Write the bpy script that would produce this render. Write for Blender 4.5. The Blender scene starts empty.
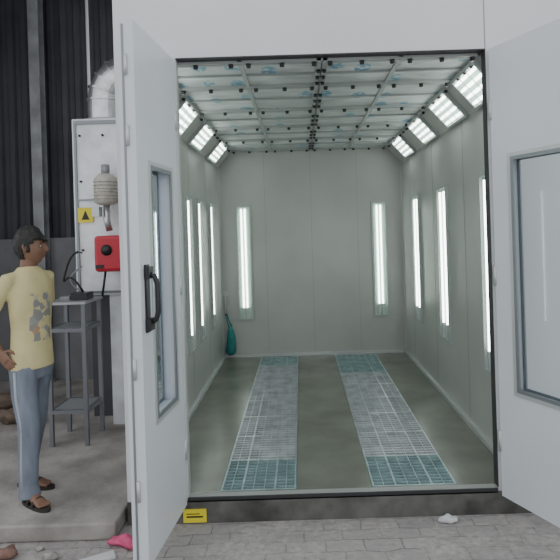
import bpy, math, random
from mathutils import Vector, Matrix, noise
random.seed(7)
scene=bpy.context.scene
COL=scene.collection

# ------------------------------------------------------------ materials
def mat(name,col,rough=0.5,metal=0.0,var=0.0,vscale=4.0,bump=0.0,bscale=20.0,emit=0.0,ecol=None,spec=0.5,stretch=(1,1,1),col2=None):
    m=bpy.data.materials.new(name); m.use_nodes=True
    nt=m.node_tree; b=nt.nodes['Principled BSDF']
    b.inputs['Roughness'].default_value=rough; b.inputs['Metallic'].default_value=metal
    b.inputs['Specular IOR Level'].default_value=spec
    b.inputs['Base Color'].default_value=(*col,1)
    tc=nt.nodes.new('ShaderNodeTexCoord'); mp=nt.nodes.new('ShaderNodeMapping')
    nt.links.new(tc.outputs['Object'],mp.inputs['Vector']); mp.inputs['Scale'].default_value=stretch
    if var>0 or col2:
        n=nt.nodes.new('ShaderNodeTexNoise'); n.inputs['Scale'].default_value=vscale; n.inputs['Detail'].default_value=6
        nt.links.new(mp.outputs[0],n.inputs['Vector'])
        r=nt.nodes.new('ShaderNodeValToRGB'); r.color_ramp.elements[0].position=0.32; r.color_ramp.elements[1].position=0.68
        a=tuple(c*(1-var) for c in col) if not col2 else col2
        c2=tuple(min(1,c*(1+var*0.5)) for c in col)
        r.color_ramp.elements[0].color=(*a,1); r.color_ramp.elements[1].color=(*c2,1)
        nt.links.new(n.outputs['Fac'],r.inputs[0]); nt.links.new(r.outputs[0],b.inputs['Base Color'])
    if bump>0:
        n2=nt.nodes.new('ShaderNodeTexNoise'); n2.inputs['Scale'].default_value=bscale; n2.inputs['Detail'].default_value=5
        nt.links.new(mp.outputs[0],n2.inputs['Vector'])
        bp=nt.nodes.new('ShaderNodeBump'); bp.inputs['Strength'].default_value=bump; bp.inputs['Distance'].default_value=0.02
        nt.links.new(n2.outputs['Fac'],bp.inputs['Height']); nt.links.new(bp.outputs[0],b.inputs['Normal'])
    if emit>0:
        b.inputs['Emission Color'].default_value=(*(ecol or col),1); b.inputs['Emission Strength'].default_value=emit
    return m

M={}
M['facade']=mat('facade_white_panel',(0.68,0.70,0.71),0.38,var=0.05,vscale=1.2)
M['door']=mat('door_white_paint',(0.66,0.69,0.73),0.35,var=0.05,vscale=1.5)
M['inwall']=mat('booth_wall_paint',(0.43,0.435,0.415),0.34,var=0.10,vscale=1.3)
M['seam']=mat('panel_seam',(0.30,0.31,0.30),0.5)
M['trim']=mat('aluminium_trim',(0.55,0.57,0.57),0.35,metal=0.4)
M['dark']=mat('dark_rubber_seal',(0.03,0.03,0.032),0.6)
M['black']=mat('black_plastic',(0.012,0.012,0.014),0.35)
M['winframe']=mat('window_frame_grey',(0.25,0.27,0.29),0.4,metal=0.5)
M['floor']=mat('green_painted_floor',(0.165,0.175,0.145),0.24,var=0.25,vscale=2.5,bump=0.05)
M['grate_w']=mat('galvanised_grate',(0.50,0.52,0.54),0.35,metal=0.5,var=0.3,vscale=9)
M['tray_w']=mat('dusty_white_filter',(0.74,0.77,0.79),0.8,var=0.35,vscale=5)
M['grate_t']=mat('teal_grate',(0.36,0.47,0.48),0.4,metal=0.3,var=0.3,vscale=9)
M['tray_t']=mat('teal_filter_mat',(0.16,0.28,0.30),0.8,var=0.35,vscale=14)
M['tube']=mat('fluorescent_tube',(0.95,1,0.97),0.4,emit=9.0,ecol=(0.93,1.0,0.96))
M['reflector']=mat('lamp_reflector',(0.44,0.56,0.50),0.25)
M['lframe']=mat('lamp_frame_grey',(0.40,0.43,0.42),0.45)
M['cframe']=mat('ceiling_grid_grey',(0.33,0.35,0.34),0.45)
M['plinth']=mat('dusty_plinth',(0.11,0.108,0.10),0.7,var=0.6,vscale=6)
M['slab']=mat('concrete_slab',(0.38,0.355,0.33),0.9,var=0.4,vscale=3,bump=0.35,bscale=25)
M['hall']=mat('dark_corrugated_sheet',(0.075,0.077,0.088),0.6,metal=0.2,var=0.25,vscale=2)
M['dado']=mat('hall_cement_dado',(0.20,0.20,0.21),0.85,var=0.3,vscale=2)
M['steel']=mat('column_steel',(0.32,0.33,0.34),0.6,metal=0.3,var=0.3,vscale=5)
M['darksteel']=mat('stand_dark_steel',(0.20,0.21,0.23),0.45,metal=0.4)
M['standtop']=mat('stand_top_sheet',(0.40,0.42,0.44),0.45,metal=0.4)
M['cab']=mat('cabinet_galvanised',(0.80,0.83,0.86),0.35,metal=0.1,var=0.22,vscale=5)
M['duct']=mat('galvanised_duct',(0.66,0.67,0.68),0.33,metal=0.85,var=0.35,vscale=7)
M['red']=mat('burner_red',(0.50,0.02,0.04),0.35)
M['beige']=mat('motor_beige',(0.55,0.52,0.46),0.5,var=0.25,vscale=10)
M['yellow']=mat('yellow_label',(0.80,0.68,0.03),0.5)
M['pink']=mat('pink_cloth',(0.65,0.10,0.22),0.85,var=0.3,vscale=15)
M['paper']=mat('crumpled_paper',(0.62,0.63,0.63),0.8,var=0.1)
M['brick']=mat('broken_brick',(0.22,0.13,0.10),0.9,var=0.4,vscale=12,bump=0.5)
M['rubble']=mat('cement_rubble',(0.34,0.32,0.30),0.95,var=0.4,vscale=10,bump=0.5)
M['sack']=mat('brown_sack',(0.18,0.13,0.10),0.9,var=0.4,vscale=8)
M['teal']=mat('teal_bag_cloth',(0.02,0.22,0.21),0.7,var=0.3,vscale=12)
M['skin']=mat('skin_brown',(0.22,0.118,0.075),0.5,var=0.12,vscale=12)
M['hair']=mat('black_hair',(0.012,0.010,0.010),0.45,bump=0.6,bscale=90)
M['pants']=mat('grey_blue_denim',(0.19,0.22,0.27),0.85,var=0.3,vscale=14,stretch=(1,1,0.3),bump=.5,bscale=12)
M['stripe']=mat('pants_stripe',(0.36,0.39,0.42),0.8)
M['sole']=mat('sandal_sole',(0.03,0.025,0.02),0.7)
M['eye']=mat('eye_white',(0.40,0.38,0.35),0.2)
M['lip']=mat('lips',(0.17,0.07,0.055),0.5)
M['white']=mat('white_pipe_paint',(0.6,0.62,0.62),0.5)

# glass (single pane)
m=bpy.data.materials.new('door_glass'); m.use_nodes=True; nt=m.node_tree
for n in list(nt.nodes):
    if n.type!='OUTPUT_MATERIAL': nt.nodes.remove(n)
out=[n for n in nt.nodes if n.type=='OUTPUT_MATERIAL'][0]
t=nt.nodes.new('ShaderNodeBsdfTransparent'); t.inputs[0].default_value=(0.86,0.90,0.90,1)
g=nt.nodes.new('ShaderNodeBsdfGlossy'); g.inputs['Roughness'].default_value=0.03; g.inputs[0].default_value=(0.9,0.95,1,1)
fr=nt.nodes.new('ShaderNodeLayerWeight'); fr.inputs[0].default_value=0.25
mx=nt.nodes.new('ShaderNodeMixShader')
nt.links.new(fr.outputs['Fresnel'],mx.inputs[0]); nt.links.new(t.outputs[0],mx.inputs[1]); nt.links.new(g.outputs[0],mx.inputs[2]); nt.links.new(mx.outputs[0],out.inputs[0])
M['glass']=m

# ceiling filter film with rows of blue printed marks
m=mat('ceiling_filter_film',(0.58,0.61,0.60),0.35,var=0.3,vscale=3.5,bump=0.9,bscale=6,stretch=(1,2.2,1)); nt=m.node_tree; b=nt.nodes['Principled BSDF']
tc=[n for n in nt.nodes if n.type=='TEX_COORD'][0]
vo=nt.nodes.new('ShaderNodeTexVoronoi'); vo.inputs['Scale'].default_value=1.0; vo.inputs['Randomness'].default_value=0.35
mp=nt.nodes.new('ShaderNodeMapping'); mp.inputs['Scale'].default_value=(4.6,2.5,0.0)
nt.links.new(tc.outputs['Object'],mp.inputs['Vector']); nt.links.new(mp.outputs[0],vo.inputs['Vector'])
lt=nt.nodes.new('ShaderNodeMath'); lt.operation='LESS_THAN'; lt.inputs[1].default_value=0.26
nt.links.new(vo.outputs['Distance'],lt.inputs[0])
nz=nt.nodes.new('ShaderNodeTexNoise'); nz.inputs['Scale'].default_value=26
nt.links.new(tc.outputs['Object'],nz.inputs['Vector'])
gt=nt.nodes.new('ShaderNodeMath'); gt.operation='GREATER_THAN'; gt.inputs[1].default_value=0.45
nt.links.new(nz.outputs['Fac'],gt.inputs[0])
mu=nt.nodes.new('ShaderNodeMath'); mu.operation='MULTIPLY'; nt.links.new(lt.outputs[0],mu.inputs[0]); nt.links.new(gt.outputs[0],mu.inputs[1])
old=b.inputs['Base Color'].links[0].from_socket
mc=nt.nodes.new('ShaderNodeMix'); mc.data_type='RGBA'
nt.links.new(mu.outputs[0],mc.inputs[0]); nt.links.new(old,mc.inputs[6]); mc.inputs[7].default_value=(0.12,0.32,0.44,1)
nt.links.new(mc.outputs[2],b.inputs['Base Color'])
M['film']=m

# dusty pavers
m=mat('grey_pavers',(0.3,0.29,0.28),0.9,bump=0.8,bscale=22); nt=m.node_tree; b=nt.nodes['Principled BSDF']
tc=[n for n in nt.nodes if n.type=='TEX_COORD'][0]
dn=nt.nodes.new('ShaderNodeTexNoise'); dn.inputs['Scale'].default_value=7; nt.links.new(tc.outputs['Object'],dn.inputs['Vector'])
va=nt.nodes.new('ShaderNodeVectorMath'); va.operation='MULTIPLY_ADD'; va.inputs[1].default_value=(.05,.05,0); nt.links.new(dn.outputs['Color'],va.inputs[0]); nt.links.new(tc.outputs['Object'],va.inputs[2])
br=nt.nodes.new('ShaderNodeTexBrick'); br.inputs['Scale'].default_value=1.0
br.inputs['Brick Width'].default_value=0.22; br.inputs['Row Height'].default_value=0.11; br.inputs['Mortar Size'].default_value=0.005; br.inputs['Mortar Smooth'].default_value=0.5
br.inputs['Color1'].default_value=(0.36,0.34,0.33,1); br.inputs['Color2'].default_value=(0.29,0.275,0.27,1); br.inputs['Mortar'].default_value=(0.17,0.16,0.155,1)
nt.links.new(va.outputs[0],br.inputs['Vector'])
nz=nt.nodes.new('ShaderNodeTexNoise'); nz.inputs['Scale'].default_value=4.0; nz.inputs['Detail'].default_value=10; nz.inputs['Roughness'].default_value=.7
nt.links.new(tc.outputs['Object'],nz.inputs['Vector'])
rr_=nt.nodes.new('ShaderNodeValToRGB'); rr_.color_ramp.elements[0].position=.38; rr_.color_ramp.elements[1].position=.62; nt.links.new(nz.outputs['Fac'],rr_.inputs[0])
nf=nt.nodes.new('ShaderNodeTexNoise'); nf.inputs['Scale'].default_value=30; nf.inputs['Detail'].default_value=8; nt.links.new(tc.outputs['Object'],nf.inputs['Vector'])
rf=nt.nodes.new('ShaderNodeValToRGB'); rf.color_ramp.elements[0].position=.3; rf.color_ramp.elements[1].position=.7
rf.color_ramp.elements[0].color=(.27,.25,.24,1); rf.color_ramp.elements[1].color=(.46,.435,.415,1); nt.links.new(nf.outputs['Fac'],rf.inputs[0])
mc=nt.nodes.new('ShaderNodeMix'); mc.data_type='RGBA'; nt.links.new(rr_.outputs[0],mc.inputs[0])
nt.links.new(br.outputs[0],mc.inputs[6]); nt.links.new(rf.outputs[0],mc.inputs[7]); nt.links.new(mc.outputs[2],b.inputs['Base Color'])
M['pavers']=m

# ------------------------------------------------------------ mesh builder
class MB:
    def __init__(s): s.v=[]; s.f=[]; s.mi=[]; s.mats=[]; s.sm=[]
    def m(s,k):
        if k not in s.mats: s.mats.append(k)
        return s.mats.index(k)
    def add(s,vs,fs,k,smooth=False):
        o=len(s.v); s.v+= [tuple(v) for v in vs]
        i=s.m(k)
        for f in fs: s.f.append([a+o for a in f]); s.mi.append(i); s.sm.append(smooth)
    def box(s,x0,x1,y0,y1,z0,z1,k,T=None):
        vs=[Vector((x,y,z)) for z in(z0,z1) for y in (y0,y1) for x in (x0,x1)]
        if T: vs=[T@v for v in vs]
        s.add(vs,[(0,2,3,1),(4,5,7,6),(0,1,5,4),(2,6,7,3),(0,4,6,2),(1,3,7,5)],k)
    def tube(s,pts,rad,k,n=12,ref=Vector((1,0,0)),cap=True,smooth=True):
        pts=[Vector(p) for p in pts]; vs=[]; fs=[]
        for i,p in enumerate(pts):
            if i==0: d=pts[1]-pts[0]
            elif i==len(pts)-1: d=pts[-1]-pts[-2]
            else: d=(pts[i+1]-p).normalized()+(p-pts[i-1]).normalized()
            d.normalize(); a=ref-d*ref.dot(d)
            if a.length<1e-3: a=Vector((0,1,0))-d*d.y
            a.normalize(); b=d.cross(a)
            r=rad[i] if isinstance(rad,(list,tuple)) else rad
            ra,rb=(r if isinstance(r,(list,tuple)) else (r,r))
            for j in range(n):
                t=2*math.pi*j/n; vs.append(p+a*math.cos(t)*ra+b*math.sin(t)*rb)
        for i in range(len(pts)-1):
            for j in range(n):
                fs.append((i*n+j,i*n+(j+1)%n,(i+1)*n+(j+1)%n,(i+1)*n+j))
        if cap:
            fs.append(tuple(range(n-1,-1,-1))); o=(len(pts)-1)*n; fs.append(tuple(o+j for j in range(n)))
        s.add(vs,fs,k,smooth)
    def ball(s,c,r,k,n=16,T=None,fn=None):
        c=Vector(c); r=r if isinstance(r,(tuple,list)) else (r,r,r); vs=[];fs=[];h=n//2
        for i in range(h+1):
            th=math.pi*i/h
            for j in range(n):
                ph=2*math.pi*j/n
                v=Vector((math.sin(th)*math.cos(ph)*r[0],math.sin(th)*math.sin(ph)*r[1],math.cos(th)*r[2]))
                if fn: v=fn(v)
                v=c+v
                if T: v=T@v
                vs.append(v)
        for i in range(h):
            for j in range(n): fs.append((i*n+j,(i+1)*n+j,(i+1)*n+(j+1)%n,i*n+(j+1)%n))
        s.add(vs,fs,k,True)
    def done(s,name,parent=None,bevel=0,loc=None,rot=None,remesh=0,smooth_it=0):
        me=bpy.data.meshes.new(name); 
        me.from_pydata(s.v,[],s.f)
        for k in s.mats: me.materials.append(M[k])
        for p,i,q in zip(me.polygons,s.mi,s.sm): p.material_index=i; p.use_smooth=q
        me.validate(); me.update()
        o=bpy.data.objects.new(name,me); COL.objects.link(o)
        if loc is not None: o.location=loc
        if rot is not None: o.rotation_euler=rot
        if parent: o.parent=parent
        if bevel:
            b=o.modifiers.new('bevel','BEVEL'); b.width=bevel; b.segments=2; b.limit_method='ANGLE'
        if remesh:
            r=o.modifiers.new('remesh','REMESH'); r.mode='VOXEL'; r.voxel_size=remesh; r.use_smooth_shade=True
            if smooth_it:
                q=o.modifiers.new('smooth','SMOOTH'); q.iterations=smooth_it; q.factor=0.5
        return o
def empty(name,loc=(0,0,0),rot=(0,0,0)):
    e=bpy.data.objects.new(name,None); COL.objects.link(e); e.location=loc; e.rotation_euler=rot; e.empty_display_size=0.1
    return e

XL,XR,YF,YB,ZC=-1.04,1.34,3.47,7.285,2.68
# ------------------------------------------------------------ ground
b=MB(); b.box(-9,9,-4,10,-0.30,-0.15,'pavers'); b.done('ground')
b=MB(); b.box(-4.0,-1.12,3.24,6.6,-0.149,-0.05,'slab'); b.done('concrete_slab_floor',bevel=0.012)

# booth floor
b=MB()
for x0,x1 in((XL,-0.55),(-0.07,0.40),(0.93,XR)): b.box(x0,x1,YF,YB,-0.12,0,'floor')
for x0,x1 in((-0.55,-0.07),(0.40,0.93)):
    b.box(x0,x1,YF,YB,-0.12,-0.04,'tray_t'); b.box(x0,x1,YF,3.49,-0.04,0,'floor'); b.box(x0,x1,7.21,YB,-0.04,0,'floor')
b.done('floor')
b=MB(); b.box(-0.73,1.153,3.415,YF,-0.011,0.004,'seam'); b.box(-0.73,1.153,3.40,3.412,-0.02,0.006,'dark'); b.done('trim_threshold')

# grates
def track(x0,x1,teal):
    n=8; L=(7.21-3.49)/n
    b=MB()
    for i in range(n):
        a=3.49+i*L; c=a+L; g='grate_t' if i in teal else 'grate_w'; t='tray_t' if i in teal else 'tray_w'
        b.box(x0+.003,x1-.003,a,c,-0.038,-0.012,t)
        w=.012
        b.box(x0+.003,x0+.003+w,a,c,-0.012,0.003,g); b.box(x1-w-.003,x1-.003,a,c,-0.012,0.003,g)
        rows=10; rl=L/rows
        for r in range(rows+1):
            yy=a+r*rl; ww=.012 if r in(0,rows) else .004
            b.box(x0+.003+w,x1-w-.003,yy-(ww if r==rows else 0),yy+(0 if r==rows else ww),-0.011,0.002,g)
        cols=7; cw=(x1-x0)/cols
        for q in range(1,cols):
            xx=x0+q*cw
            ww=.006 if q in(2,5) else .0025
            b.box(xx-ww,xx+ww,a+.005,c-.005,-0.011,0.0015,g)
    return b
track(-0.55,-0.07,(0,7)).done('floor_grate')
track(0.40,0.93,(0,6,7)).done('floor_grate')

# ------------------------------------------------------------ booth shell
b=MB(); b.box(XL-.06,XL,YF,YB+.06,-.15,ZC+.3,'inwall')
for y in(4.4,5.3,6.25): b.box(XL,XL+.002,y,y+.006,.05,2.46,'seam')
b.done('wall_left')
b=MB(); b.box(XR,XR+.06,YF,YB+.06,-.15,ZC+.3,'inwall')
for y in(4.55,5.6,6.7): b.box(XR-.002,XR,y,y+.006,.05,2.48,'seam')
b.done('wall_right')
b=MB(); b.box(XL,XR,YB,YB+.06,-.15,ZC+.3,'inwall')
for x in(-.45,.15,.75): b.box(x,x+.005,YB-.002,YB,.05,ZC,'seam')
b.done('wall_back')
b=MB(); b.box(XL,XL+.035,YF,YB,0.001,.035,'trim'); b.done('baseboard_left')
b=MB(); b.box(XR-.035,XR,YF,YB,0.001,.035,'trim'); b.done('baseboard_right')
b=MB(); b.box(XL+.035,XR-.035,YB-.035,YB,0.001,.035,'trim'); b.done('baseboard_back')
b=MB(); b.box(XL,XL+.012,YB-.012,YB,.035,2.47,'trim'); b.box(XR-.012,XR,YB-.012,YB,.035,2.5,'trim'); b.done('trim_corner')
# facade (with its dusty plinth)
b=MB(); y0=3.41
b.box(-1.10,-0.73,y0,YF,-.012,2.68,'facade'); b.box(1.16,1.78,y0,YF,-.012,2.68,'facade'); b.box(-1.10,1.78,y0,YF,2.68,3.45,'facade')
b.box(-1.10,1.78,3.40,YF,-0.149,-0.012,'plinth')
b.box(1.157,1.163,y0-.002,y0,2.68,3.45,'seam')
b.done('wall_front')
b=MB(); b.box(-.73,-.725,3.42,YF,0.012,2.68,'trim'); b.box(1.155,1.16,3.405,YF,0.012,2.68,'dark'); b.box(-.725,1.155,3.405,YF,2.673,2.68,'dark'); b.done('trim_door_seal')

# ceiling
b=MB(); b.box(XL,XR,YF,YB,ZC,ZC+.05,'film')
ys=[3.50,4.10,4.88,5.66,6.44,7.22]
for y in ys:
    b.box(-.86,1.15,y-.03,y-.004,ZC-.022,ZC,'cframe'); b.box(-.86,1.15,y+.004,y+.03,ZC-.022,ZC,'cframe')
for i in range(len(ys)-1):
    y=(ys[i]+ys[i+1])/2; b.box(-.86,1.15,y-.008,y+.008,ZC-.014,ZC,'cframe')
for x in(-.86,.15,.19,1.15):
    b.box(x-.014,x+.014,YF,YB,ZC-.028,ZC,'cframe')
for x in(-.345,.66):
    b.box(x-.014,x+.014,YF,YB,ZC-.016,ZC,'cframe')
b.done('ceiling')
b=MB()
for y in ys:
    for x in(-.82,-.62,-.40,-.29,-.08,.12,.22,.42,.61,.72,.92,1.11):
        b.tube([(x,y,ZC-.015),(x,y,ZC-.045)],[.018,.014],'black',n=8)
for i in range(len(ys)-1):
    for k in(1,2,3):
        y=ys[i]+(ys[i+1]-ys[i])*k/4
        for x in(-.86,.15,.19,1.15): b.tube([(x,y,ZC-.028),(x,y,ZC-.048)],[.015,.011],'black',n=8)
b.done('ceiling_clamp_knobs')

# angled lamp housings
def angled(side):
    if side<0: lo=Vector((XL,0,2.47)); hi=Vector((-.86,0,ZC))
    else: lo=Vector((XR,0,2.47)); hi=Vector((1.15,0,ZC))
    u=(hi-lo); W=u.length; u.normalize(); nrm=Vector((0,1,0)).cross(u)
    if nrm.z>0: nrm=-nrm
    T=Matrix(((u.x,0,nrm.x,lo.x),(u.y,1,nrm.y,0),(u.z,0,nrm.z,lo.z),(0,0,0,1)))
    b=MB(); b.box(0,W,YF,YB,-.012,0,'inwall',T)
    b.done('trim_lamp_cove')
    for y in [3.84,4.60,5.52,6.55]:
        b=MB(); a0,a1=y-.24,y+.24
        b.box(.02,W-.02,a0,a1,0.001,.006,'reflector',T)
        b.box(.0,.022,a0-.03,a1+.03,0.001,.03,'lframe',T); b.box(W-.022,W,a0-.03,a1+.03,0.001,.03,'lframe',T)
        b.box(.022,W-.022,a0-.03,a0,0.001,.03,'lframe',T); b.box(.022,W-.022,a1,a1+.03,0.001,.03,'lframe',T)
        for q in range(4):
            xx=.05+(W-.10)*q/3
            b.tube([T@Vector((xx,a0+.01,.018)),T@Vector((xx,a1-.01,.018))],.0115,'tube',n=8)
        for q in(1,2):
            yy=a0+(a1-a0)*q/3; b.box(.022,W-.022,yy-.004,yy+.004,.03,.034,'lframe',T)
        b.done('ceiling_strip_light')
angled(-1); angled(1)

def wallpanel(origin,ax,nrm,w,z0,z1,tubes):
    ax=Vector(ax); n=Vector(nrm); o=Vector(origin)
    T=Matrix(((ax.x,0,n.x,o.x),(ax.y,0,n.y,o.y),(ax.z,1,n.z,0),(0,0,0,1)))
    b=MB(); f=.022
    b.box(0,w,z0,z1,0.001,.005,'reflector',T)
    for r in((0,f,z0,z1),(w-f,w,z0,z1),(f,w-f,z0,z0+f),(f,w-f,z1-f,z1)): b.box(r[0],r[1],r[2],r[3],0.005,.028,'lframe',T)
    for t in tubes:
        b.tube([T@Vector((t*w,z0+.16,.018)),T@Vector((t*w,z1-.05,.018))],.0095,'tube',n=8)
        b.box(t*w-.010,t*w+.010,z0+f,z0+.16,.005,.026,'trim',T)
    b.done('wall_strip_light')
wallpanel((-.83,YB,0),(1,0,0),(0,-1,0),.20,.48,1.97,(.36,.60))
wallpanel((.93,YB,0),(1,0,0),(0,-1,0),.20,.48,1.97,(.36,.60))
for y in(3.75,5.02,6.2): wallpanel((XR,y,0),(0,1,0),(-1,0,0),.34,.55,1.98,(.3,.7))
for y in(3.75,5.05,5.60,6.38): wallpanel((XL,y,0),(0,1,0),(1,0,0),.26,.52,1.97,(.4,))

# teal bag hanging at back left, with pipe
e=empty('hanging_bag',(-.93,7.2,0))
b=MB()
b.tube([(0,0,.42),(0,0,.36),(.005,0,.28),(0,0,.18),(-.005,0,.09),(0,0,.05)],[.012,.04,.052,.062,.068,.04],'teal',n=14)
b.tube([(-.02,0,.40),(-.045,0,.50),(-.05,.055,.56)],.008,'teal',n=8); b.tube([(.02,0,.40),(-.02,0,.5),(-.05,.055,.56)],.008,'teal',n=8)
b.done('bag_body',e)
b=MB(); b.tube([(-.06,.06,.55),(-.06,.06,.86)],.010,'trim',n=8); b.tube([(-.06,.08,.56),(-.06,.03,.56)],.012,'black',n=8); b.box(-.09,-.03,.05,.08,.80,.86,'trim'); b.done('hook_pipe',e)

# ------------------------------------------------------------ doors
def door(hx,hy,d,W,ys_,win,name,handle=None):
    d=Vector((d[0],d[1],0)).normalized()
    ang=math.atan2(d.y,d.x)
    e=empty(name,(hx,hy,0),(0,0,ang))
    y0,y1=ys_; z0,z1=-.03,2.67; a,c,wz0,wz1=win
    b=MB()
    b.box(0,W,y0,y1,z0,wz0,'door'); b.box(0,W,y0,y1,wz1,z1,'door'); b.box(0,a,y0,y1,wz0,wz1,'door'); b.box(c,W,y0,y1,wz0,wz1,'door')
    b.done('leaf',e)
    b=MB(); f=.022
    for q0,q1 in((y0-.006,y0+.004),(y1-.004,y1+.006)):
        for r in((a,a+f,wz0,wz1),(c-f,c,wz0,wz1),(a+f,c-f,wz0,wz0+f),(a+f,c-f,wz1-f,wz1)):
            b.box(r[0],r[1],q0,q1,r[2],r[3],'winframe')
        for r in((a-f,a,wz0-f,wz1+f),(c,c+f,wz0-f,wz1+f),(a,c,wz0-f,wz0),(a,c,wz1,wz1+f)):
            b.box(r[0],r[1],q0,q1,r[2],r[3],'trim')
    b.done('window_frame',e)
    b=MB(); ym=(y0+y1)/2; b.add([(a,ym,wz0),(c,ym,wz0),(c,ym,wz1),(a,ym,wz1)],[(0,1,2,3)],'glass'); b.done('glass',e)
    b=MB()
    b.box(W,W+.004,y0+.02,y0+.030,z0+.02,z1-.02,'winframe')
    for z in(.35,.95,2.1,2.45):
        b.tube([(W+.006,(y0+y1)/2,z-.05),(W+.006,(y0+y1)/2,z+.05)],.009,'trim',n=8)
    for z in(.3,1.3,2.3):
        yy=y1 if handle else y0
        b.tube([(0.0,yy,z-.06),(0.0,yy,z+.06)],.011,'trim',n=8)
    b.done('hinges',e)
    if handle:
        b=MB(); x=handle
        b.box(x-.022,x+.022,y1,y1+.012,1.12,1.46,'black')
        b.tube([(x,y1+.01,1.16),(x,y1+.045,1.18),(x,y1+.06,1.22),(x,y1+.06,1.36),(x,y1+.045,1.40),(x,y1+.01,1.42)],.013,'black',n=10)
        b.box(x-.03,x+.03,y1+.004,y1+.03,1.13,1.19,'black'); b.box(x-.03,x+.03,y1+.004,y1+.03,1.39,1.45,'black')
        b.done('handle',e)
    return e
door(-.735,3.395,(-.0848,-1),.65,(-.08,0),(.125,.475,.645,1.975),'door_1',handle=.575)
door(1.172,3.385,(.41,-.912),.98,(0,.05),(.150,.80,.63,2.0),'door_2')

# sill label, litter
b=MB(); b.box(-.76,-.62,3.392,3.399,-.14,-.06,'yellow'); b.box(-.74,-.64,3.391,3.392,-.11,-.10,'black'); b.box(-.74,-.66,3.391,3.392,-.09,-.085,'black'); b.done('yellow_warning_label')
def lump(name,c,r,k,seed,amp=.35):
    b=MB()
    def fn(v):
        n=noise.noise(v*(2.2/max(r))*.9+Vector((seed,seed*2,0)))
        v=v*(1+amp*n*1.6); v.z=max(v.z,-r[2]*.8); return v
    b.ball(c,r,k,n=20,fn=fn); return b.done(name)
lump('crumpled_paper',(.83,3.33,-.130),(.06,.035,.02),'paper',3,.5)
lump('pink_rag',(-1.04,3.18,-.127),(.10,.05,.028),'pink',5,.6)
b=MB(); b.box(-.14,.14,-.035,.035,0,.012,'paper'); b.done('paper_strip',loc=(-1.20,3.02,-.149),rot=(0,0,.5))
for i,(x,y,s) in enumerate([(-1.42,3.07,.03),(-1.68,3.10,.045),(-1.52,3.16,.02)]):
    lump('brick_fragment',(x,y,-.15+s*.55),(s*1.3,s,s*.7),'brick' if i%2 else 'rubble',i+11)
for i,(x,y,rx,ry,rz) in enumerate([(-2.98,5.3,.22,.2,.10),(-2.66,5.1,.12,.12,.07)]):
    lump('brown_sack',(x,y,-.05+rz*.8),(rx,ry,rz),'sack',20+i,.4)

# ------------------------------------------------------------ factory hall
def corr(b,x0,x1,y,z0,z1,k,pitch=.16,depth=.04,axis='x'):
    n=int((x1-x0)/pitch); vs=[]
    for i in range(n):
        for fx,dd in((0,0),(.35,0),(.5,1),(.85,1)):
            vs.append((x0+(i+fx)*pitch,y-depth*dd))
    vs.append((x1,y)); V=[];F=[]
    for (p,q) in vs:
        for z in(z0,z1): V.append((p,q,z) if axis=='x' else (q,p,z))
    for i in range(len(vs)-1): F.append((2*i,2*i+2,2*i+3,2*i+1))
    b.add(V,F,k)
b=MB(); corr(b,-4.0,-1.1,6.75,1.62,4.6,'hall'); b.box(-4.0,-1.1,6.78,6.84,-.15,4.6,'hall'); b.box(-4.0,-1.12,6.6,6.78,-.15,1.62,'dado'); b.done('wall_hall_back')
b=MB(); corr(b,4.6,6.7,-4.02,1.62,4.6,'hall',axis='y'); b.box(-4.2,-4.06,4.6,6.84,-.15,4.6,'hall'); b.box(-4.06,-4.0,4.6,6.6,-.15,1.62,'dado'); b.done('wall_hall_left')
b=MB(); b.box(-4.2,-1.1,3.6,6.84,4.6,4.66,'hall')  # out-of-view roof, added to keep the left hall area dark
for y in(3.6,4.6,5.8): b.box(-4.0,-1.1,y,y+.08,4.45,4.6,'steel')
b.done('hall_shade_roof')
b=MB()
b.box(-3.06,-2.94,6.44,6.455,-.05,4.45,'steel'); b.box(-3.06,-2.94,6.565,6.58,-.05,4.45,'steel'); b.box(-3.005,-2.995,6.455,6.565,-.05,4.45,'steel'); b.box(-3.1,-2.9,6.42,6.598,-.05,-.03,'steel')
b.done('steel_column')
b=MB(); b.tube([(-2.10,5.70,4.45),(-2.10,5.70,-.05)],.016,'white',n=8); b.done('white_conduit')

# ------------------------------------------------------------ heating cabinet group
e=empty('heating_cabinet',(0,0,0))
b=MB(); b.box(-1.97,-1.16,4.9,5.6,1.10,2.65,'cab'); b.done('casing',e,bevel=.008)
b=MB(); b.box(-1.70,-1.16,4.95,5.6,-.049,1.10,'cab'); b.box(-1.96,-1.70,5.2,5.6,-.049,1.10,'hall'); b.done('base',e)
b=MB(); b.box(-1.95,-1.18,4.885,4.90,2.60,2.63,'winframe'); b.box(-1.95,-1.93,4.885,4.90,1.12,2.6,'winframe'); b.box(-1.93,-1.18,4.885,4.90,1.12,1.14,'winframe')
b.box(-1.93,-1.18,4.89,4.90,1.93,1.945,'winframe')
for x,z in((-1.9,2.5),(-1.9,2.1),(-1.9,1.5),(-1.7,2.5),(-1.5,2.5)): b.tube([(x,4.9,z),(x,4.885,z)],.010,'dark',n=8)
b.done('panel_frame',e)
b=MB(); b.box(-1.93,-1.80,4.883,4.89,1.74,1.87,'yellow'); b.add([(-1.90,4.881,1.765),(-1.83,4.881,1.765),(-1.865,4.881,1.845)],[(0,1,2)],'dark'); b.done('warning_sticker',e)
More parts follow.
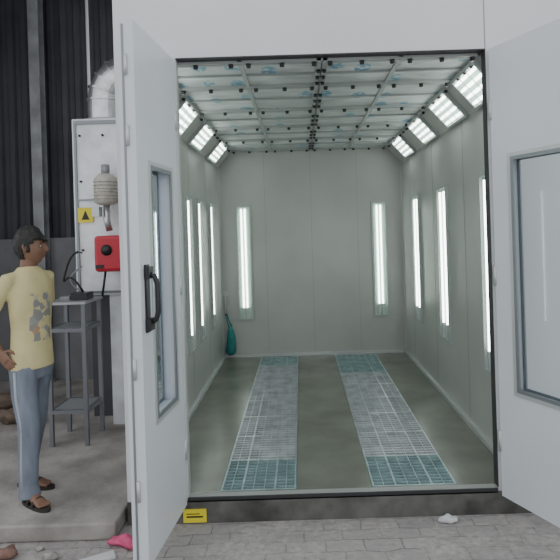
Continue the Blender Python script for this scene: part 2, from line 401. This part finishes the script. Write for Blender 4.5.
# segmented elbow duct
e2=empty('metal_elbow_duct')
b=MB()
c0=Vector((-1.48,5.2,2.86)); R=.27
path=[Vector((-1.75,5.2,2.655)),Vector((-1.75,5.2,2.86))]
path+=[c0+Vector((-R*math.cos(t),0,R*math.sin(t))) for t in [math.pi/2*i/5 for i in range(1,6)]]
path+=[Vector((-1.16,5.2,3.13))]
b.tube(path,.175,'duct',n=36,ref=Vector((0,1,0)),smooth=False)
for i in range(1,len(path)-1):
    d=(path[i+1]-path[i-1]).normalized(); b.tube([path[i]-d*.008,path[i]+d*.008],.186,'duct',n=36,ref=Vector((0,1,0)),smooth=False)
b.tube([(-1.75,5.2,2.652),(-1.75,5.2,2.68)],.21,'trim',n=28); b.done('duct_sections',e2)
# burner
e3=empty('oil_burner')
b=MB(); b.box(-1.71,-1.44,4.62,4.86,1.32,1.62,'red'); b.done('burner_cover',e3,bevel=.03)
b=MB(); b.tube([(-1.60,4.61,1.5),(-1.60,4.62,1.5)],.045,'black',n=16); b.box(-1.69,-1.63,4.612,4.62,1.35,1.38,'black'); b.tube([(-1.6,4.86,1.47),(-1.6,4.884,1.47)],.09,'steel',n=16); b.tube([(-1.64,4.7,1.33),(-1.66,4.7,1.2),(-1.68,4.72,1.12)],.010,'black',n=8); b.done('burner_details',e3)
e4=empty('blower_motor')
b=MB(); b.tube([(-1.63,4.74,1.88),(-1.63,4.74,1.90),(-1.63,4.74,2.10),(-1.63,4.74,2.14)],[.06,.095,.095,.06],'beige',n=18)
for i in range(6): b.tube([(-1.63,4.74,1.93+.028*i),(-1.63,4.74,1.938+.028*i)],.103,'beige',n=18)
b.tube([(-1.63,4.74,2.14),(-1.63,4.74,2.22)],.035,'steel',n=12); b.tube([(-1.63,4.74,1.88),(-1.63,4.74,1.75),(-1.61,4.74,1.66)],.028,'duct',n=12)
b.tube([(-1.63,4.82,2.0),(-1.63,4.884,2.0)],.05,'steel',n=12); b.box(-1.72,-1.66,4.64,4.72,1.78,1.86,'trim'); b.done('motor_body',e4)

# stand
e=empty('metal_stand')
b=MB(); X0,X1,Y0,Y1,Z0=-2.04,-1.73,4.45,4.82,-.05
for x in(X0,X1-.03):
    for y in(Y0,Y1-.03): b.box(x,x+.03,y,y+.03,Z0+.001,1.08,'darksteel')
for z in(.21,.86): 
    b.box(X0+.03,X1-.03,Y0,Y0+.025,z,z+.03,'darksteel'); b.box(X0+.03,X1-.03,Y1-.025,Y1,z,z+.03,'darksteel')
    b.box(X0,X0+.025,Y0+.03,Y1-.03,z,z+.03,'darksteel'); b.box(X1-.025,X1,Y0+.03,Y1-.03,z,z+.03,'darksteel')
b.done('frame',e)
b=MB(); b.box(X0-.01,X1+.01,Y0-.01,Y1+.01,1.08,1.10,'standtop'); b.box(X0+.03,X1-.03,Y0+.03,Y1-.03,.88,.89,'standtop'); b.box(X0+.03,X1-.03,Y0+.03,Y1-.03,.23,.24,'standtop'); b.done('shelves',e)
b=MB(); b.box(-1.88,-1.75,4.55,4.70,1.101,1.16,'black'); b.box(-1.99,-1.91,4.60,4.68,1.101,1.13,'steel')
pts=[]
for i in range(15):
    t=i/14; pts.append((-1.81-.16*math.sin(t*math.pi),4.64,1.16+.30*t+.06*math.sin(t*9)))
b.tube(pts,.009,'black',n=8)
pts=[(-1.83-.10*math.sin(i/12*math.pi),4.68,1.15+.22*i/12) for i in range(13)]
b.tube(pts,.007,'steel',n=8); b.done('cable_box',e)

# ------------------------------------------------------------ man
man=empty('man',(-1.745,3.60,-.05),(0,0,math.radians(71))); man.scale=(.95,.95,.995)
m=mat('yellow_tshirt',(0.64,0.57,0.30),0.9,var=0.12,vscale=6,bump=0.9,bscale=6); nt=m.node_tree; bs=nt.nodes['Principled BSDF']
tc=[n for n in nt.nodes if n.type=='TEX_COORD'][0]
sx=nt.nodes.new('ShaderNodeSeparateXYZ'); nt.links.new(tc.outputs['Object'],sx.inputs[0])
def mth(op,a,bb,c=None):
    n=nt.nodes.new('ShaderNodeMath'); n.operation=op
    for i,q in enumerate((a,bb,c)):
        if q is None: continue
        if isinstance(q,(int,float)): n.inputs[i].default_value=q
        else: nt.links.new(q,n.inputs[i])
    return n.outputs[0]
dz=mth('LESS_THAN',mth('ABSOLUTE',mth('SUBTRACT',sx.outputs['Z'],1.17),0),.15)
dx=mth('LESS_THAN',mth('ABSOLUTE',mth('SUBTRACT',sx.outputs['X'],-0.01),0),.085)
dy=mth('LESS_THAN',sx.outputs['Y'],-.03)
nz=nt.nodes.new('ShaderNodeTexVoronoi'); nz.inputs['Scale'].default_value=1; mp=nt.nodes.new('ShaderNodeMapping'); mp.inputs['Scale'].default_value=(28,6,26)
nt.links.new(tc.outputs['Object'],mp.inputs[0]); nt.links.new(mp.outputs[0],nz.inputs['Vector'])
sc=nt.nodes.new('ShaderNodeSeparateColor'); nt.links.new(nz.outputs['Color'],sc.inputs[0])
msk=mth('MULTIPLY',mth('MULTIPLY',mth('MULTIPLY',dz,dx),mth('MULTIPLY',dy,mth('GREATER_THAN',sc.outputs[0],.48))),.75)
rp=nt.nodes.new('ShaderNodeValToRGB'); rp.color_ramp.interpolation='CONSTANT'
rp.color_ramp.elements[0].color=(.16,.18,.24,1); rp.color_ramp.elements[1].position=.45; rp.color_ramp.elements[1].color=(.42,.20,.14,1)
q=rp.color_ramp.elements.new(.60); q.color=(.20,.24,.30,1); q=rp.color_ramp.elements.new(.85); q.color=(.45,.42,.34,1)
nt.links.new(sc.outputs[1],rp.inputs[0])
old=bs.inputs['Base Color'].links[0].from_socket
mc=nt.nodes.new('ShaderNodeMix'); mc.data_type='RGBA'; nt.links.new(msk,mc.inputs[0]); nt.links.new(old,mc.inputs[6]); nt.links.new(rp.outputs[0],mc.inputs[7]); nt.links.new(mc.outputs[2],bs.inputs['Base Color'])
M['shirt']=m

RS,RE,RW=Vector((-.165,.02,1.41)),Vector((-.225,.165,1.165)),Vector((-.165,.105,.965))
LS,LE,LW=Vector((.165,.01,1.41)),Vector((.245,.10,1.155)),Vector((.185,.10,.965))
b=MB()
b.tube([(0,.005,.845),(0,.005,.90),(0,0,1.0),(0,0,1.10),(0,0,1.22),(0,0,1.33),(0,.005,1.40),(0,.01,1.455),(0,.012,1.49)],
 [(.160,.118),(.158,.116),(.148,.106),(.142,.102),(.155,.108),(.170,.108),(.165,.092),(.115,.074),(.066,.062)],'shirt',n=28)
for S,E in((RS,RE),(LS,LE)):
    d=E-S; i=Vector((S.x*.6,S.y,1.42))
    b.tube([i,S,S+d*.35,S+d*.66],[.045,.052,.050,.056],'shirt',n=16)
b.done('tshirt',man,remesh=.007,smooth_it=5)
b=MB()
b.tube([(0,.005,.78),(0,.005,.86),(0,.0,.96),(0,0,1.0)],[(.135,.10),(.150,.112),(.142,.102),(.132,.095)],'pants',n=24)
FR,FL=(-.100,-.05),(.105,.17)
def leg(s,f):
    x,y=f; hx=s*.075
    b.tube([(hx,.005,.86),(hx+(x-hx)*.35,.005+(y*.30),.68),(hx+(x-hx)*.7,y*.55-.02,.48),(hx+(x-hx)*.9,y*.8,.28),(x,y*.95+.012,.13),(x,y+.005,.05)],
      [(.082,.096),(.078,.086),(.064,.070),(.060,.066),(.058,.062),(.064,.076)],'pants',n=20)
leg(-1,FR); leg(1,FL)
b.done('trousers',man,remesh=.007,smooth_it=4)
b=MB()
b.tube([(-.155,0,.84),(-.160,-.010,.68),(-.152,-.045,.48),(-.154,-.035,.28),(-.156,-.035,.09)],[(.004,.011)]*5,'stripe',n=8,ref=Vector((1,0,0)))
b.done('trouser_stripe',man)
b=MB()
b.tube([(0,.015,1.40),(0,.012,1.47),(0,-.004,1.55)],[.060,.054,.056],'skin',n=18)
for S,E,W in((RS,RE,RW),(LS,LE,LW)):
    d=E-S; f=W-E
    b.tube([S+d*.3,S+d*.6,S+d*.88,E,E+f*.12,E+f*.35,E+f*.7,W],[.042,.040,.036,.036,.037,.037,.029,.024],'skin',n=16)
def hand(W,dirv,palmn,s):
    d=Vector(dirv).normalized(); n=Vector(palmn); n=(n-d*n.dot(d)).normalized(); u=d.cross(n)*s; u.normalize()
    b.tube([W-d*.01,W+d*.03,W+d*.065,W+d*.088],[(.024,.019),(.034,.016),(.039,.014),(.038,.012)],'skin',n=14,ref=u)
    for k,(off,L) in enumerate(((.028,.070),(.009,.078),(-.010,.072),(-.028,.056))):
        p=W+d*.082+u*off; d1=(d+n*.15+u*off*1.2).normalized(); d2=(d+n*.55).normalized(); d3=(d+n*1.0).normalized()
        p1=p+d1*L*.45; p2=p1+d2*L*.32; p3=p2+d3*L*.26
        b.tube([p-d1*.01,p,p1,p2,p3],[.0085,.009,.0085,.008,.0055],'skin',n=10)
    t0=W+d*.028+u*.024; t1=t0+(d*.5+u*.9+n*.2).normalized()*.036; t2=t1+(d*.9+u*.35+n*.35).normalized()*.03; t3=t2+(d+n*.4).normalized()*.022
    b.tube([t0,t1,t2,t3],[.012,.011,.0095,.007],'skin',n=10)
hand(RW,(-.05,-.65,-.60),(1,.1,.1),1)
hand(LW,(-.05,-.65,-.60),(-1,.1,.1),-1)
b.done('arms_neck_hands',man,remesh=.0035,smooth_it=2)
b=MB()
FT=((FR[0],FR[1],14),(FL[0],FL[1],-8))
for fx,fy,yaw in FT:
    T=Matrix.Translation((fx,fy,0))@Matrix.Rotation(math.radians(-yaw),4,'Z')
    P=lambda x,y,z:T@Vector((x,y,z))
    b.tube([P(0,.01,.13),P(0,.015,.08),P(0,.01,.05)],[.034,.036,.04],'skin',n=14)
    b.tube([P(0,.055,.045),P(0,.02,.055),P(0,-.04,.055),P(0,-.09,.043),P(0,-.13,.036)],[(.026,.022),(.032,.034),(.034,.034),(.040,.023),(.040,.014)],'skin',n=16)
    for i,(tx,tl) in enumerate(((-.028,.035),(-.012,.035),(.003,.032),(.017,.028),(.030,.022))):
        tt=tx if fx>0 else -tx
        b.tube([P(tt,-.115,.034),P(tt,-.13-tl*.5,.034),P(tt,-.13-tl,.029)],[.011,.010,.007] if i else [.013,.013,.010],'skin',n=8)
b.done('feet',man,remesh=.004,smooth_it=2)
for fx,fy,yaw in FT:
    T=Matrix.Translation((fx,fy,0))@Matrix.Rotation(math.radians(-yaw),4,'Z'); b=MB(); out=[]
    for i in range(24):
        t=2*math.pi*i/24; yy=math.cos(t)*.145-.055; w=.040+.012*max(0,math.cos(t+math.pi)); out.append((math.sin(t)*w,yy))
    vs=[T@Vector((x,y,z)) for z in(.001,.022) for x,y in out]
    b.add(vs,[tuple(range(23,-1,-1)),tuple(range(24,48))]+[(i,(i+1)%24,24+(i+1)%24,24+i) for i in range(24)],'sole')
    for yy,hh in((-.085,.066),(-.03,.09)):
        b.tube([T@Vector((.046*math.cos(a),yy,.02+(hh-.02)*math.sin(a))) for a in [math.pi*i/10 for i in range(11)]],[(.004,.012)]*11,'sole',n=8,ref=Vector((0,0,1)))
    b.done('sandal',man)
# head
H=Matrix.Translation((0,-.012,1.612))@Matrix.Rotation(math.radians(28),4,'Z')@Matrix.Rotation(math.radians(-3),4,'X')
head=empty('head',(0,0,0)); head.parent=man; head.matrix_local=H
def g(x,s): return math.exp(-(x/s)**2)
def headfn(v):
    x,y,z=v
    if z<0:
        t=min(1,-z/.12); x*=1-.28*t*t; 
        if y>0: y*=1-.42*t
        else: y*=1-.06*t
    if y<0:
        fr=min(1,-y/.06)
        y+= .006*fr*g(z-.07,.03)
        y-= .026*g(x,.013)*g(z+.022,.020)*fr + .012*g(x,.010)*g(z-.005,.020)*fr
        y+= .012*(g(x-.030,.014)+g(x+.030,.014))*g(z-.006,.012)*fr
        y-= .005*g(z-.028,.010)*g(x,.045)*fr
        y-= .009*g(x,.022)*(g(z+.056,.007)+g(z+.070,.007))*fr
        y+= .003*g(x,.03)*g(z+.063,.003)*fr
        y-= .010*g(x,.022)*g(z+.098,.016)*fr
    return Vector((x,y,z))
b=MB(); b.ball((0,0,0),(.073,.094,.118),'skin',n=96,fn=headfn); b.done('skull_face',head)
b=MB()
for s in(-1,1):
    b.ball((s*.030,-.0745,.004),(.0105,.0095,.0065),'eye',n=12); b.ball((s*.031,-.0815,.004),(.0050,.003,.0050),'black',n=10)
    b.tube([(s*.014,-.091,.024),(s*.03,-.087,.028),(s*.045,-.073,.023)],[.002,.003,.0015],'hair',n=6)
b.tube([(-.020,-.083,-.063),(-.008,-.0925,-.062),(.008,-.0925,-.062),(.020,-.083,-.063)],[.003,.005,.005,.003],'lip',n=8)
b.done('eyes_brows_lips',head)
b=MB()
for s in(-1,1):
    b.tube([(s*.066,.012,-.030),(s*.074,.012,-.020),(s*.078,.020,-.002),(s*.080,.022,.016),(s*.075,.008,.024),(s*.070,-.002,.010)],[.006,.009,.008,.008,.007,.005],'skin',n=8)
    b.ball((s*.072,.010,.0),(.005,.016,.024),'skin',n=12)
b.done('ears',head)
b=MB(); n=72; h=36; vs=[];fs=[]
for i in range(h+1):
    th=math.pi*i/h
    for j in range(n):
        ph=2*math.pi*j/n
        v=Vector((math.sin(th)*math.cos(ph)*.073,math.sin(th)*math.sin(ph)*.094,math.cos(th)*.118)); w=headfn(v)
        k=1.13+.08*noise.noise(v*45)+.05*noise.noise(v*110); k+=.10*max(0,v.z/.118)
        vs.append(Vector((w.x*k,w.y*(k+.02),w.z*(k-.03)+.002)))
for i in range(h):
    for j in range(n):
        c=(vs[i*n+j]+vs[(i+1)*n+(j+1)%n])/2
        lim=.044+.012*noise.noise(c*60) if c.y<-.045 else (.03 if c.y<-.02 else (-.030 if c.y<.0 else (.01 if (c.y<.03 and abs(c.x)>.05) else -.075)))
        if c.z>lim: fs.append((i*n+j,(i+1)*n+j,(i+1)*n+(j+1)%n,i*n+(j+1)%n))
b.add(vs,fs,'hair',True)
o=b.done('hair',head); s=o.modifiers.new('thick','SOLIDIFY'); s.thickness=.012; s.offset=-1

# ------------------------------------------------------------ light
w=bpy.data.worlds.new('world'); scene.world=w; w.use_nodes=True
bg=w.node_tree.nodes['Background']; bg.inputs[0].default_value=(.94,.97,1,1); bg.inputs[1].default_value=1.3

# ------------------------------------------------------------ camera
cd=bpy.data.cameras.new('camera'); cam=bpy.data.objects.new('camera',cd); COL.objects.link(cam)
cd.sensor_width=36; cd.lens=36; cd.shift_x=-20/560; cd.shift_y=-48/560; cd.clip_start=.05
r=.031
cam.matrix_world=Matrix(((math.cos(r),math.sin(r),0,0),(0,0,-1,0),(-math.sin(r),math.cos(r),0,1.6),(0,0,0,1)))
scene.camera=cam
